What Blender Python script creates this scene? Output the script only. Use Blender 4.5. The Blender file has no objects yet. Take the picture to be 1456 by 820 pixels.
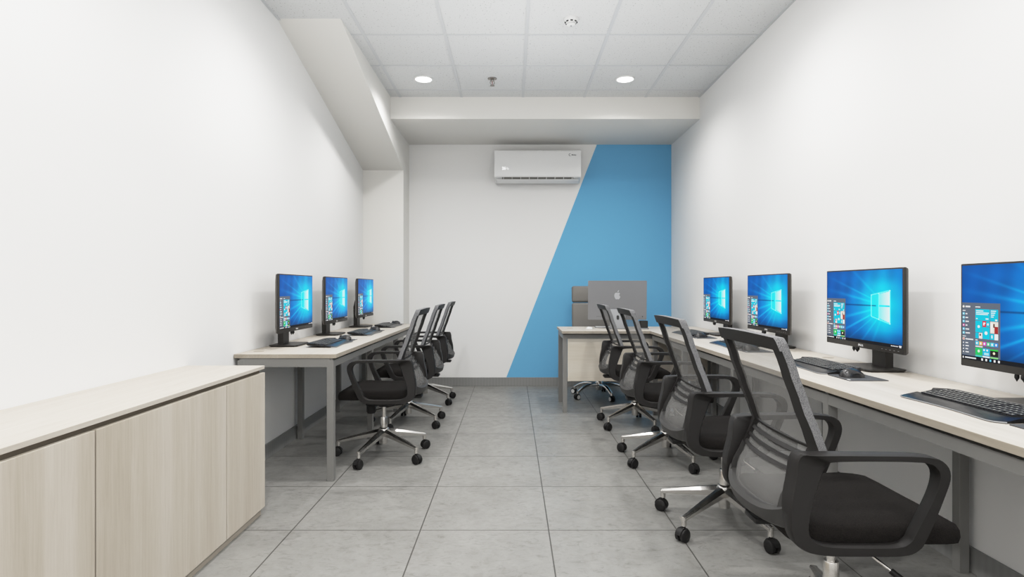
import bpy, bmesh, math, random
import numpy as np
from mathutils import Vector, Matrix, Euler
random.seed(7)
C = bpy.context.scene.collection
PI = math.pi

# ------------------------------------------------------------------ materials
def s2l(c):
    return tuple(((v/12.92) if v <= 0.04045 else ((v+0.055)/1.055)**2.4) for v in c)
def rgb(r, g, b):
    return s2l((r/255, g/255, b/255)) + (1.0,)
def mat(name, col, rough=0.5, metal=0.0, spec=0.5, emit=None, estr=0.0, coat=0.0):
    m = bpy.data.materials.new(name); m.use_nodes = True
    b = m.node_tree.nodes['Principled BSDF']
    b.inputs['Base Color'].default_value = col
    b.inputs['Roughness'].default_value = rough
    b.inputs['Metallic'].default_value = metal
    b.inputs['Specular IOR Level'].default_value = spec
    b.inputs['Coat Weight'].default_value = coat
    if emit:
        b.inputs['Emission Color'].default_value = emit
        b.inputs['Emission Strength'].default_value = estr
    return m
def nodes(m):
    nt = m.node_tree
    return nt, nt.nodes, nt.links, nt.nodes['Principled BSDF']
def coord(nt, scale=(1,1,1), loc=(0,0,0), kind='Object'):
    tc = nt.nodes.new('ShaderNodeTexCoord'); mp = nt.nodes.new('ShaderNodeMapping')
    mp.inputs['Scale'].default_value = scale; mp.inputs['Location'].default_value = loc
    nt.links.new(tc.outputs[kind], mp.inputs['Vector'])
    return mp.outputs['Vector']
def noise(nt, vec, scale, detail=4, rough=0.6, dist=0.0):
    n = nt.nodes.new('ShaderNodeTexNoise')
    n.inputs['Scale'].default_value = scale; n.inputs['Detail'].default_value = detail
    n.inputs['Roughness'].default_value = rough; n.inputs['Distortion'].default_value = dist
    nt.links.new(vec, n.inputs['Vector']); return n.outputs['Fac']
def ramp(nt, fac, stops):
    r = nt.nodes.new('ShaderNodeValToRGB')
    e = r.color_ramp.elements
    e[0].position, e[0].color = stops[0]; e[1].position, e[1].color = stops[-1]
    for p, c in stops[1:-1]:
        k = e.new(p); k.color = c
    nt.links.new(fac, r.inputs['Fac']); return r.outputs['Color']
def mix(nt, fac, a, b, mode='MIX'):
    m = nt.nodes.new('ShaderNodeMix'); m.data_type = 'RGBA'; m.blend_type = mode
    for sock, v in ((m.inputs[0], fac), (m.inputs[6], a), (m.inputs[7], b)):
        if isinstance(v, bpy.types.NodeSocket): nt.links.new(v, sock)
        else: sock.default_value = v
    return m.outputs[2]
def math_(nt, op, a, b=None, c=None):
    m = nt.nodes.new('ShaderNodeMath'); m.operation = op
    for i, v in enumerate((a, b, c)):
        if v is None: continue
        if isinstance(v, bpy.types.NodeSocket): nt.links.new(v, m.inputs[i])
        else: m.inputs[i].default_value = v
    return m.outputs[0]
def bump(nt, h, strength, dist=0.002):
    b = nt.nodes.new('ShaderNodeBump'); b.inputs['Strength'].default_value = strength
    b.inputs['Distance'].default_value = dist
    nt.links.new(h, b.inputs['Height'])
    nt.links.new(b.outputs['Normal'], nt.nodes['Principled BSDF'].inputs['Normal'])

def wall_mat(name, col):
    m = mat(name, col, 0.75, spec=0.2)
    nt, N, L, B = nodes(m)
    bump(nt, noise(nt, coord(nt), 180, 3), 0.06, 0.001)
    return m
WHITE = wall_mat('white_paint', rgb(241,240,238))
BLUE = wall_mat('blue_paint', rgb(108,176,220))

def grid_mask(nt, x0, y0, pitch, half, axis=None):
    geo = nt.nodes.new('ShaderNodeNewGeometry'); sp = nt.nodes.new('ShaderNodeSeparateXYZ')
    nt.links.new(geo.outputs['Position'], sp.inputs[0])
    outs = []
    for o, s0 in ((sp.outputs[0], x0), (sp.outputs[1], y0)):
        t = math_(nt, 'SUBTRACT', o, s0 - pitch/2)
        t = math_(nt, 'FLOORED_MODULO', t, pitch)
        t = math_(nt, 'ABSOLUTE', math_(nt, 'SUBTRACT', t, pitch/2))
        outs.append(math_(nt, 'LESS_THAN', t, half))
    return math_(nt, 'MAXIMUM', outs[0], outs[1]), sp
FLOOR = mat('concrete_tile', rgb(150,148,143), 0.42, spec=0.45)
nt, N, L, B = nodes(FLOOR)
v = coord(nt)
c1 = ramp(nt, noise(nt, v, 2.6, 8, 0.66, 0.4), [(0.32, rgb(113,112,108)), (0.52, rgb(132,131,127)), (0.72, rgb(145,144,140))])
c2 = ramp(nt, noise(nt, v, 22, 6, 0.7, 0.8), [(0.33, rgb(120,118,114)), (0.46, rgb(135,134,131)), (0.75, rgb(149,148,146))])
cc = mix(nt, 0.5, c1, c2)
vs = coord(nt, (1.0, 2.2, 1.0), (3, 7, 0))
scr = ramp(nt, noise(nt, vs, 9, 9, 0.75, 2.2), [(0.38, (0.60,0.60,0.59,1)), (0.46, (1,1,1,1)), (0.62, (1,1,1,1)), (0.70, (1.1,1.1,1.1,1))])
cc = mix(nt, 0.6, cc, scr, 'MULTIPLY')
msk, sp = grid_mask(nt, 0.1715, 2.737, 0.6, 0.0030)
cc = mix(nt, msk, cc, rgb(72,70,67))
L.new(cc, B.inputs['Base Color'])
rr = ramp(nt, noise(nt, v, 14, 5), [(0.3, (0.36,)*3+(1,)), (0.7, (0.52,)*3+(1,))])
L.new(rr, B.inputs['Roughness'])
bump(nt, math_(nt, 'SUBTRACT', noise(nt, v, 60, 5), math_(nt, 'MULTIPLY', msk, 1.5)), 0.1, 0.001)

CEIL = mat('ceiling_tile', rgb(221,222,222), 0.85, spec=0.1)
nt, N, L, B = nodes(CEIL)
v = coord(nt)
sp1 = ramp(nt, noise(nt, v, 95, 2, 0.5), [(0.30, rgb(170,170,169)), (0.35, rgb(222,223,223)), (1.0, rgb(224,225,225))])
vo = nt.nodes.new('ShaderNodeTexVoronoi'); vo.inputs['Scale'].default_value = 28; L.new(v, vo.inputs['Vector'])
dots = ramp(nt, vo.outputs['Distance'], [(0.0, rgb(165,165,163)), (0.09, rgb(170,170,168)), (0.11, (1,1,1,1)), (1, (1,1,1,1))])
L.new(mix(nt, 0.75, sp1, dots, 'MULTIPLY'), B.inputs['Base Color'])
bump(nt, noise(nt, v, 260, 3), 0.3, 0.001)
TBAR = mat('tbar_metal', rgb(208,210,212), 0.5)
PLASTER = wall_mat('soffit_paint', rgb(236,234,229))

def wood(name, cols, axis, scale=1.0, band=1.0):
    # axis: grain direction
    m = mat(name, cols[1], 0.5, spec=0.35)
    nt, N, L, B = nodes(m)
    st = {'x': (0.6, 14, 14), 'y': (14, 0.6, 14), 'z': (14, 14, 0.6)}[axis]
    st2 = {'x': (0.05, 4, 4), 'y': (4, 0.05, 4), 'z': (4, 4, 0.05)}[axis]
    a = noise(nt, coord(nt, tuple(k*scale for k in st)), 7, 6, 0.7, 0.5)
    b = noise(nt, coord(nt, tuple(k*scale for k in st2)), 2.2*band, 3, 0.5)
    ca = ramp(nt, a, [(0.3, cols[0]), (0.5, cols[1]), (0.7, cols[2])])
    cb = ramp(nt, b, [(0.35, cols[0]), (0.5, cols[1]), (0.65, cols[2])])
    L.new(mix(nt, 0.5, ca, cb), B.inputs['Base Color'])
    bump(nt, a, 0.12, 0.0006)
    return m
TOPW = wood('pale_wood_top', (rgb(182,173,160), rgb(197,189,178), rgb(207,200,190)), 'y')
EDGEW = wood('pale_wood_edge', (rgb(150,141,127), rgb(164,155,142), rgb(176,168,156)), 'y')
DOORW = wood('pale_wood_door', (rgb(172,162,148), rgb(188,179,166), rgb(200,192,181)), 'z')
PANELW = wood('pale_wood_panel', (rgb(196,186,170), rgb(208,199,185), rgb(216,209,196)), 'x')
GREYM = mat('grey_powder_coat', rgb(128,127,124), 0.45, 0.1)
BASEB = mat('grey_skirting', rgb(137,137,135), 0.5)
nt, N, L, B = nodes(BASEB)
wv = nt.nodes.new('ShaderNodeTexWave'); wv.inputs['Scale'].default_value = 18; wv.bands_direction = 'DIAGONAL'
L.new(coord(nt, (1,1,0)), wv.inputs['Vector'])
L.new(ramp(nt, wv.outputs['Fac'], [(0.0, rgb(130,130,128)), (1.0, rgb(136,136,134))]), B.inputs['Base Color'])
SHADOWGAP = mat('painted_gap_shade', rgb(122,112,98), 0.9)  # carcass darker than the doors: shade of gaps and seams put into its colour
CHROME = mat('polished_chrome', rgb(215,212,208), 0.24, 1.0)
BLACKP = mat('black_plastic', rgb(25,24,24), 0.5, spec=0.3)
FRAMEP = mat('charcoal_plastic', rgb(27,25,24), 0.58, spec=0.3)
RINGP = mat('dark_grey_plastic', rgb(52,51,50), 0.5, spec=0.3)
def fabric(name, col, dark, sc=320):
    m = mat(name, col, 0.95, spec=0.15)
    nt, N, L, B = nodes(m)
    v = coord(nt)
    vo = nt.nodes.new('ShaderNodeTexVoronoi'); vo.inputs['Scale'].default_value = sc; L.new(v, vo.inputs['Vector'])
    L.new(ramp(nt, vo.outputs['Distance'], [(0.0, col), (0.8, dark)]), B.inputs['Base Color'])
    bump(nt, vo.outputs['Distance'], 0.5, 0.002)
    return m
SEATF = fabric('black_seat_fabric', rgb(33,30,28), rgb(19,17,16))
EDGEF = fabric('grey_edge_fabric', rgb(150,150,151), rgb(92,92,94), 420)
LEATHER = mat('grey_leather', rgb(112,109,104), 0.5)
MESH = bpy.data.materials.new('see_through_mesh'); MESH.use_nodes = True
nt = MESH.node_tree; B = nt.nodes['Principled BSDF']
B.inputs['Base Color'].default_value = rgb(132,131,129); B.inputs['Roughness'].default_value = 0.8
tr = nt.nodes.new('ShaderNodeBsdfTransparent'); mx = nt.nodes.new('ShaderNodeMixShader')
wa = nt.nodes.new('ShaderNodeTexVoronoi'); wa.inputs['Scale'].default_value = 520
nt.links.new(coord(nt), wa.inputs['Vector'])
mr = nt.nodes.new('ShaderNodeMapRange'); mr.inputs['From Min'].default_value = 0.1; mr.inputs['From Max'].default_value = 0.7
mr.inputs['To Min'].default_value = 0.40; mr.inputs['To Max'].default_value = 0.52
nt.links.new(wa.outputs['Distance'], mr.inputs['Value'])
nt.links.new(mr.outputs[0], mx.inputs[0])
nt.links.new(tr.outputs[0], mx.inputs[1]); nt.links.new(B.outputs[0], mx.inputs[2])
nt.links.new(mx.outputs[0], nt.nodes['Material Output'].inputs['Surface'])
MONP = mat('monitor_plastic', rgb(44,42,40), 0.45, spec=0.3)
MONSIDE = mat('monitor_side', rgb(78,75,72), 0.4)
ALU = mat('grey_aluminium', rgb(132,132,134), 0.45, 0.25)
ALUL = mat('light_aluminium', rgb(128,129,131), 0.45, 0.2)
LOGOG = mat('logo_silver', rgb(186,187,190), 0.35, 0.2)
WPLAS = mat('white_plastic', rgb(232,232,231), 0.3)
GLYPH = mat('grey_glyph', rgb(88,90,94), 0.5)
WLOGO = mat('white_print', rgb(225,225,225), 0.5)
LIT = mat('white_led_digits', rgb(255,255,255), 0.5, emit=(1,1,1,1), estr=1.2)
LAMP = mat('lit_diffuser', rgb(255,255,255), 0.5, emit=(1,0.99,0.97,1), estr=9)
STEEL = mat('dull_chrome', rgb(150,146,142), 0.25, 1.0)
REDB = mat('red_bulb', rgb(150,50,40), 0.2)
VENTD = mat('vent_dark', rgb(120,118,112), 0.6)
BLACKH = mat('black_hole', rgb(26,26,26), 0.7)
KEYM = mat('keycap_black', rgb(34,34,36), 0.3)
KEYL = mat('key_legend', rgb(180,180,172), 0.5)
KBODY = mat('keyboard_gloss_black', rgb(22,22,23), 0.3, spec=0.28)
PADM = mat('mouse_pad_cloth', rgb(66,66,67), 0.7)
MOUSEM = mat('mouse_black', rgb(34,33,34), 0.28)
SCR = bpy.data.materials.new('lit_screen'); SCR.use_nodes = True
nt = SCR.node_tree; B = nt.nodes['Principled BSDF']
at = nt.nodes.new('ShaderNodeAttribute'); at.attribute_name = 'Col'
B.inputs['Base Color'].default_value = (0.01,0.01,0.01,1); B.inputs['Roughness'].default_value = 0.25
B.inputs['Specular IOR Level'].default_value = 0.02
nt.links.new(at.outputs['Color'], B.inputs['Emission Color']); B.inputs['Emission Strength'].default_value = 1.45

# ------------------------------------------------------------------ object helpers
def obj(name, bm, mats, parent=None, smooth=False, loc=None, rot=None):
    me = bpy.data.meshes.new(name)
    bmesh.ops.recalc_face_normals(bm, faces=bm.faces)
    bm.to_mesh(me); bm.free()
    o = bpy.data.objects.new(name, me); C.objects.link(o)
    for m in (mats if isinstance(mats, (list, tuple)) else [mats]): me.materials.append(m)
    if smooth:
        me.polygons.foreach_set('use_smooth', [True]*len(me.polygons))
        try: me.set_sharp_from_angle(angle=math.radians(smooth if smooth is not True else 40))
        except Exception: pass
    if parent: o.parent = parent
    if loc: o.location = loc
    if rot: o.rotation_euler = rot
    return o
def tag(o, label=None, cat=None, group=None, kind=None):
    if label: o['label'] = label
    if cat: o['category'] = cat
    if group: o['group'] = group
    if kind: o['kind'] = kind
    return o
def thing(name, label, cat, loc=(0,0,0), rz=0, group=None):
    o = bpy.data.objects.new(name, None); C.objects.link(o)
    o.empty_display_size = 0.1
    o.location = loc; o.rotation_euler = (0,0,rz)
    return tag(o, label, cat, group)
def copy_tree(o, parent=None):
    c = o.copy(); C.objects.link(c); c.parent = parent
    for ch in list(o.children): copy_tree(ch, c)
    return c
def B_():
    return bmesh.new()
def box(bm, c, s, bev=0.0, mi=0, M=None, seg=2):
    r = bmesh.ops.create_cube(bm, size=1.0)
    vs = r['verts']
    bmesh.ops.scale(bm, vec=s, verts=vs); bmesh.ops.translate(bm, vec=c, verts=vs)
    fs = set(f for v in vs for f in v.link_faces)
    for f in fs: f.material_index = mi
    if bev > 0:
        es = list(set(e for v in vs for e in v.link_edges))
        rb = bmesh.ops.bevel(bm, geom=es, offset=min(bev, min(s)*0.49), segments=seg, affect='EDGES', profile=0.5, material=mi)
        vs = list(set(v for f in rb['faces'] for v in f.verts) | set(v for v in vs if v.is_valid))
    if M is not None: bmesh.ops.transform(bm, matrix=M, verts=[v for v in vs if v.is_valid])
    return vs
def b2(bm, x0, x1, y0, y1, z0, z1, bev=0, mi=0, M=None):
    return box(bm, ((x0+x1)/2, (y0+y1)/2, (z0+z1)/2), (abs(x1-x0), abs(y1-y0), abs(z1-z0)), bev, mi, M)
def cyl(bm, p0, p1, r0, r1=None, n=24, mi=0, cap=True):
    r1 = r0 if r1 is None else r1
    p0, p1 = Vector(p0), Vector(p1); d = p1-p0
    q = d.to_track_quat('Z', 'Y').to_matrix().to_4x4()
    r = bmesh.ops.create_cone(bm, cap_ends=cap, segments=n, radius1=r0, radius2=r1, depth=d.length,
                              matrix=Matrix.Translation((p0+p1)/2) @ q)
    for f in set(f for v in r['verts'] for f in v.link_faces): f.material_index = mi
    return r['verts']
def lathe(bm, prof, n=32, mi=0, M=None, closed_ends=True):
    rings = []
    for r, z in prof:
        rings.append([bm.verts.new((r*math.cos(2*PI*i/n), r*math.sin(2*PI*i/n), z)) for i in range(n)])
    for a, b in zip(rings, rings[1:]):
        for i in range(n):
            f = bm.faces.new((a[i], a[(i+1)%n], b[(i+1)%n], b[i])); f.material_index = mi
    if closed_ends:
        for rg in (rings[0], rings[-1]):
            f = bm.faces.new(rg); f.material_index = mi
    vs = [v for rg in rings for v in rg]
    if M is not None: bmesh.ops.transform(bm, matrix=M, verts=vs)
    return vs
def loft(bm, rings, mi=0, cap=True, closed=True):
    R = [[bm.verts.new(p) for p in rg] for rg in rings]
    n = len(R[0])
    for a, b in zip(R, R[1:]):
        for i in range(n if closed else n-1):
            f = bm.faces.new((a[i], a[(i+1)%n], b[(i+1)%n], b[i])); f.material_index = mi
    if cap:
        for rg in (R[0], R[-1]):
            f = bm.faces.new(rg); f.material_index = mi
    return [v for rg in R for v in rg]
def tube(bm, pts, r, n=10, mi=0):
    pts = [Vector(p) for p in pts]; rings = []
    for i, p in enumerate(pts):
        d = (pts[min(i+1, len(pts)-1)] - pts[max(i-1, 0)]).normalized()
        up = Vector((0,0,1)) if abs(d.z) < 0.9 else Vector((0,1,0))
        a = d.cross(up).normalized(); b = d.cross(a)
        rings.append([p + r*(math.cos(2*PI*k/n)*a + math.sin(2*PI*k/n)*b) for k in range(n)])
    return loft(bm, rings, mi)
def extr(bm, pts, axis, a, b, mi=0):
    """closed 2-D outline pushed from a to b along axis"""
    def P(u, v, t):
        return {'x': (t,u,v), 'y': (u,t,v), 'z': (u,v,t)}[axis]
    return loft(bm, [[P(u,v,a) for u,v in pts], [P(u,v,b) for u,v in pts]], mi)
def catmull(pts, k=5, closed=True):
    out = []; n = len(pts)
    for i in range(n if closed else n-1):
        p0, p1, p2, p3 = [pts[j % n] if closed else pts[min(max(j,0),n-1)] for j in (i-1, i, i+1, i+2)]
        for s in range(k):
            t = s/k
            out.append(tuple(0.5*((2*b)+(-a+c)*t+(2*a-5*b+4*c-d)*t*t+(-a+3*b-3*c+d)*t**3) for a,b,c,d in zip(p0,p1,p2,p3)))
    if not closed: out.append(tuple(pts[-1]))
    return out
def rrect(x0, x1, y0, y1, r, n=6):
    out = []
    for cx, cy, a0 in ((x1-r,y1-r,0),(x0+r,y1-r,90),(x0+r,y0+r,180),(x1-r,y0+r,270)):
        for k in range(n+1):
            a = math.radians(a0+90*k/n); out.append((cx+r*math.cos(a), cy+r*math.sin(a)))
    return out
def text_bm(bm, s, size, M, mi=0, ext=0.0006, bold=False, align='CENTER'):
    cu = bpy.data.curves.new('txt', 'FONT'); cu.body = s; cu.size = size; cu.extrude = ext
    cu.align_x = align; cu.align_y = 'CENTER'; cu.resolution_u = 3
    if bold: cu.offset = size*0.02
    o = bpy.data.objects.new('txt', cu); C.objects.link(o)
    bpy.context.view_layer.update()
    me = o.to_mesh(); me.transform(M)
    n0 = len(bm.faces); bm.from_mesh(me); bm.faces.ensure_lookup_table()
    for f in bm.faces[n0:]: f.material_index = mi
    o.to_mesh_clear(); bpy.data.objects.remove(o); bpy.data.curves.remove(cu)

# ------------------------------------------------------------------ room
XL, XR, YB, YF, H = -1.63, 1.84, 6.757, -1.6, 3.0
XC, YCOL, ZBEAM, YBEAM = -1.188, 6.40, 2.785, 5.726
def struct(name, bm, m, label=None, **k):
    o = obj(name, bm, m, **k); o['kind'] = 'structure'
    if label: o['label'] = label
    return o
T = 0.1
bm = B_(); b2(bm, XL-T, XR+T, YF-T, YB+T, -T, 0); struct('floor', bm, FLOOR)
bm = B_(); b2(bm, XL-T, XL, YF, YB, 0, H); struct('wall_left', bm, WHITE)
bm = B_(); b2(bm, XR, XR+T, YF, YB, 0, H); struct('wall_right', bm, WHITE)
bm = B_(); b2(bm, XL-T, XR+T, YF-T, YF, 0, H); struct('wall_front', bm, WHITE)
bm = B_(); b2(bm, XL-T, XR+T, YB, YB+T, 0, H)
Xb, Xt = -0.065, 0.979   # blue diagonal at z .1 and z 2.785
for z, lo in ((0.10, Xb), ):
    pts = [(Xb-(0.1)*(Xt-Xb)/(ZBEAM-0.1), 0.0), (XR-0.0005, 0.0), (XR-0.0005, ZBEAM+0.02), (Xt+0.02*(Xt-Xb)/(ZBEAM-0.1), ZBEAM+0.02)]
    extr(bm, pts, 'y', YB-0.0015, YB+0.001, 1)
struct('wall_back', bm, [WHITE, BLUE])
bm = B_(); b2(bm, XL-T, XR+T, YF-T, YB+T, H, H+T)
x = 0.107-0.6*3
tb = 0.012
while x < XR:
    if x > XL+0.05: b2(bm, x-tb, x+tb, YF, YB, H-0.004, H+0.001, mi=1)
    x += 0.6
y = 4.315-0.6*10
while y < YBEAM:
    if y > YF+0.05: b2(bm, XL, XR, y-0.009, y+0.009, H-0.0034, H+0.001, mi=1)
    y += 0.6
b2(bm, XR-0.02, XR, YF, YB, H-0.0045, H+0.001, mi=1); b2(bm, XL, XL+0.02, YF, YB, H-0.0045, H+0.001, mi=1)
struct('ceiling', bm, [CEIL, TBAR])
# beam, sloping stair soffit, corner pillar
bm = B_(); b2(bm, XC-0.01, XR, YBEAM, YB, ZBEAM, H); struct('trim_1', bm, PLASTER, 'boxed ceiling beam across the far wall')
bm = B_(); extr(bm, [(4.06, H), (YCOL, 2.418), (YB, 2.418), (YB, H)], 'x', XL, XC); struct('trim_2', bm, PLASTER, 'sloping soffit along the left wall')
bm = B_(); b2(bm, XL, XC, YCOL, YB, 0, 2.42); struct('trim_3', bm, PLASTER, 'square pillar in the far left corner')
def bboard(name, x0, x1, y0, y1):
    bm = B_(); b2(bm, x0, x1, y0, y1, 0, 0.10, 0.002); struct(name, bm, BASEB)
bboard('baseboard_left', XL, XL+0.012, YF, YCOL)
bboard('baseboard_right', XR-0.012, XR, YF, YB)
bboard('baseboard_back', XC, XR-0.012, YB-0.012, YB)
bboard('baseboard_pillar', XL, XC+0.012, YCOL-0.012, YCOL)
bboard('baseboard_pillar_side', XC, XC+0.012, YCOL, YB-0.012)
bboard('baseboard_front', XL+0.012, XR-0.012, YF, YF+0.012)

# ------------------------------------------------------------------ ceiling things
def downlight(x, y, label):
    t = thing('downlight', label, 'light', (x, y, H-0.0045), 0, 'round downlights in the ceiling')
    bm = B_()
    lathe(bm, [(0.070,-0.001),(0.072,-0.006),(0.080,-0.008),(0.086,-0.005),(0.088,0.002),(0.070,0.002),(0.070,-0.001)], 48, closed_ends=False)
    obj('trim_ring', bm, WPLAS, t, smooth=True)
    bm = B_(); cyl(bm, (0,0,-0.003), (0,0,0.002), 0.071, n=48)
    obj('diffuser', bm, LAMP, t)
downlight(-0.79, 5.225, 'lit round downlight on the left, beside the sprinkler head')
downlight(1.01, 5.225, 'lit round downlight on the right, before the ceiling beam')

t = thing('smoke_detector', 'white round smoke detector with dark vent slots on the ceiling', 'smoke detector', (0.41, 4.06, H))
bm = B_(); lathe(bm, [(0.052,0.0),(0.052,-0.012),(0.047,-0.02),(0.030,-0.034)], 40); obj('base', bm, WPLAS, t, smooth=True)
bm = B_(); lathe(bm, [(0.030,-0.034),(0.031,-0.044),(0.026,-0.049),(0.008,-0.051)], 40); obj('sensor_cap', bm, WPLAS, t, smooth=True)
bm = B_()
for k in range(8):
    a = math.radians(45*k+90)
    box(bm, (0,0,0), (0.017, 0.008, 0.009), 0.001, M=Matrix.Translation((0.0395*math.cos(a), 0.0395*math.sin(a), -0.027)) @ Matrix.Rotation(a-PI/2, 4, 'Z') @ Matrix.Rotation(0.8, 4, 'X'))
obj('vent_slots', bm, BLACKH, t)
bm = B_(); lathe(bm, [(0.006,-0.0505),(0.006,-0.0525),(0.003,-0.053)], 16); obj('indicator', bm, ALU, t)

t = thing('sprinkler_head', 'chrome pendent sprinkler head hanging from the ceiling', 'sprinkler', (-0.176, 5.22, H))
bm = B_(); lathe(bm, [(0.041,0.0),(0.040,-0.006),(0.022,-0.011),(0.016,-0.012)], 32); obj('escutcheon', bm, STEEL, t, smooth=True)
bm = B_(); lathe(bm, [(0.015,-0.01),(0.015,-0.022),(0.011,-0.026),(0.009,-0.03)], 20); obj('body', bm, STEEL, t, smooth=True)
bm = B_()
for s in (-1, 1):
    tube(bm, [(s*0.012,0,-0.02),(s*0.019,0,-0.032),(s*0.018,0,-0.046),(s*0.010,0,-0.058),(0,0,-0.064)], 0.003, 8)
obj('frame', bm, STEEL, t, smooth=True)
bm = B_(); cyl(bm, (0,0,-0.028), (0,0,-0.058), 0.003, n=10); obj('bulb', bm, REDB, t, smooth=True)
bm = B_(); cyl(bm, (0,0,-0.064), (0,0,-0.0665), 0.018, n=24)
for k in range(12):
    a = 2*PI*k/12; box(bm, (0,0,0), (0.006,0.003,0.002), M=Matrix.Translation((0.019*math.cos(a),0.019*math.sin(a),-0.066)) @ Matrix.Rotation(a,4,'Z'))
obj('deflector', bm, STEEL, t)

# ------------------------------------------------------------------ air conditioner
ax0, ax1 = -0.197, 0.772
az0, az1 = 2.325, 2.672
t = thing('air_conditioner', 'white wall-mounted split air conditioner under the beam', 'air conditioner', ((ax0+ax1)/2, YB, az0))
w = (ax1-ax0)/2; h = az1-az0
bm = B_()
prof = [(-0.001, 0.02), (-0.001, h), (-0.185, h), (-0.203, h-0.012), (-0.206, h-0.05), (-0.206, 0.11), (-0.205, 0.065), (-0.200, 0.050), (-0.12, 0.012), (-0.06, 0.0)]
extr(bm, prof, 'x', -w+0.004, w-0.004)
obj('body', bm, WPLAS, t, smooth=30)
bm = B_()
fp = catmull([(-0.198,h-0.004),(-0.212,h-0.02),(-0.214,0.16),(-0.213,0.075),(-0.206,0.048)], 5, False)
fpi = [(u+0.006, v) for u, v in reversed(fp)]
extr(bm, fp+fpi, 'x', -w, w)
obj('front_panel', bm, WPLAS, t, smooth=30)
bm = B_()
q = Matrix.Translation((0, -0.168, 0.033)) @ Matrix.Rotation(math.radians(-24), 4, 'X')
box(bm, (0,0,0), (2*w-0.17, 0.075, 0.006), 0.002, 0, q)
for k in range(9):
    b2(bm, -w+0.10+k*(2*w-0.2)/8, -w+0.104+k*(2*w-0.2)/8, -0.207, -0.165, 0.024, 0.046, mi=1)
obj('air_outlet', bm, [VENTD, WPLAS], t)
bm = B_()
q = Matrix.Translation((0, -0.145, 0.010)) @ Matrix.Rotation(math.radians(-28), 4, 'X')
box(bm, (0,0,0), (2*w-0.05, 0.075, 0.007), 0.003, 0, q)
obj('louver', bm, WPLAS, t, smooth=True)
fx = Matrix.Rotation(PI/2, 4, 'X')
bm = B_(); text_bm(bm, '26', 0.042, Matrix.Translation((-w+0.107, -0.2148, 0.142)) @ fx, bold=True); text_bm(bm, '°c', 0.030, Matrix.Translation((-w+0.147, -0.2148, 0.139)) @ fx, bold=True)
obj('display', bm, LIT, t)
bm = B_()
arc = [(-0.018+0.015*math.cos(math.radians(a)), 0.015*math.sin(math.radians(a))) for a in range(50, 320, 18)]
arc2 = [(-0.016+0.0115*math.cos(math.radians(a)), 0.0115*math.sin(math.radians(a))) for a in range(318, 49, -18)]
extr(bm, [(w-0.105+u, 0.295+z) for u, z in arc+arc2], 'y', -0.2143, -0.2152)
text_bm(bm, 'Midea', 0.022, Matrix.Translation((w-0.080, -0.2147, 0.293)) @ fx, bold=True)
obj('logo', bm, GLYPH, t)

# ------------------------------------------------------------------ storage cabinet (left foreground)
CX = -1.238; CY1 = 2.93; CY0 = 0.14; CT = 0.744
t = thing('storage_cabinet', 'long low pale oak storage cabinet along the left wall', 'cabinet', (XL, CY0, 0))
L0 = CY1-CY0; D0 = CX-XL
bm = B_(); b2(bm, 0.001, D0, 0, L0, CT-0.016, CT, 0.001); obj('top', bm, TOPW, t)
bm = B_(); b2(bm, 0.013, D0-0.022, 0.01, L0-0.012, 0.04, CT-0.018, mi=0); b2(bm, 0.013, D0-0.0165, 0.002, L0, 0.0405, CT-0.038, mi=0)
b2(bm, 0.013, D0-0.03, 0.002, L0-0.004, CT-0.04, CT-0.016, mi=2)
obj('carcass', bm, [SHADOWGAP, DOORW, EDGEW], t)
bm = B_(); b2(bm, 0.013, D0-0.016, 0.0, L0-0.006, 0, 0.040, 0.001); obj('plinth', bm, EDGEW, t)
seams = [CY1, 2.539, 1.739, 0.939, CY0]
for a, b in zip(seams, seams[1:]):
    bm = B_(); b2(bm, D0-0.016, D0+0.001, b-CY0+0.0035, a-CY0-0.0035+(0.0035 if a == CY1 else 0), 0.0395, CT-0.034, 0.0008)
    obj('door', bm, DOORW, t)

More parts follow.
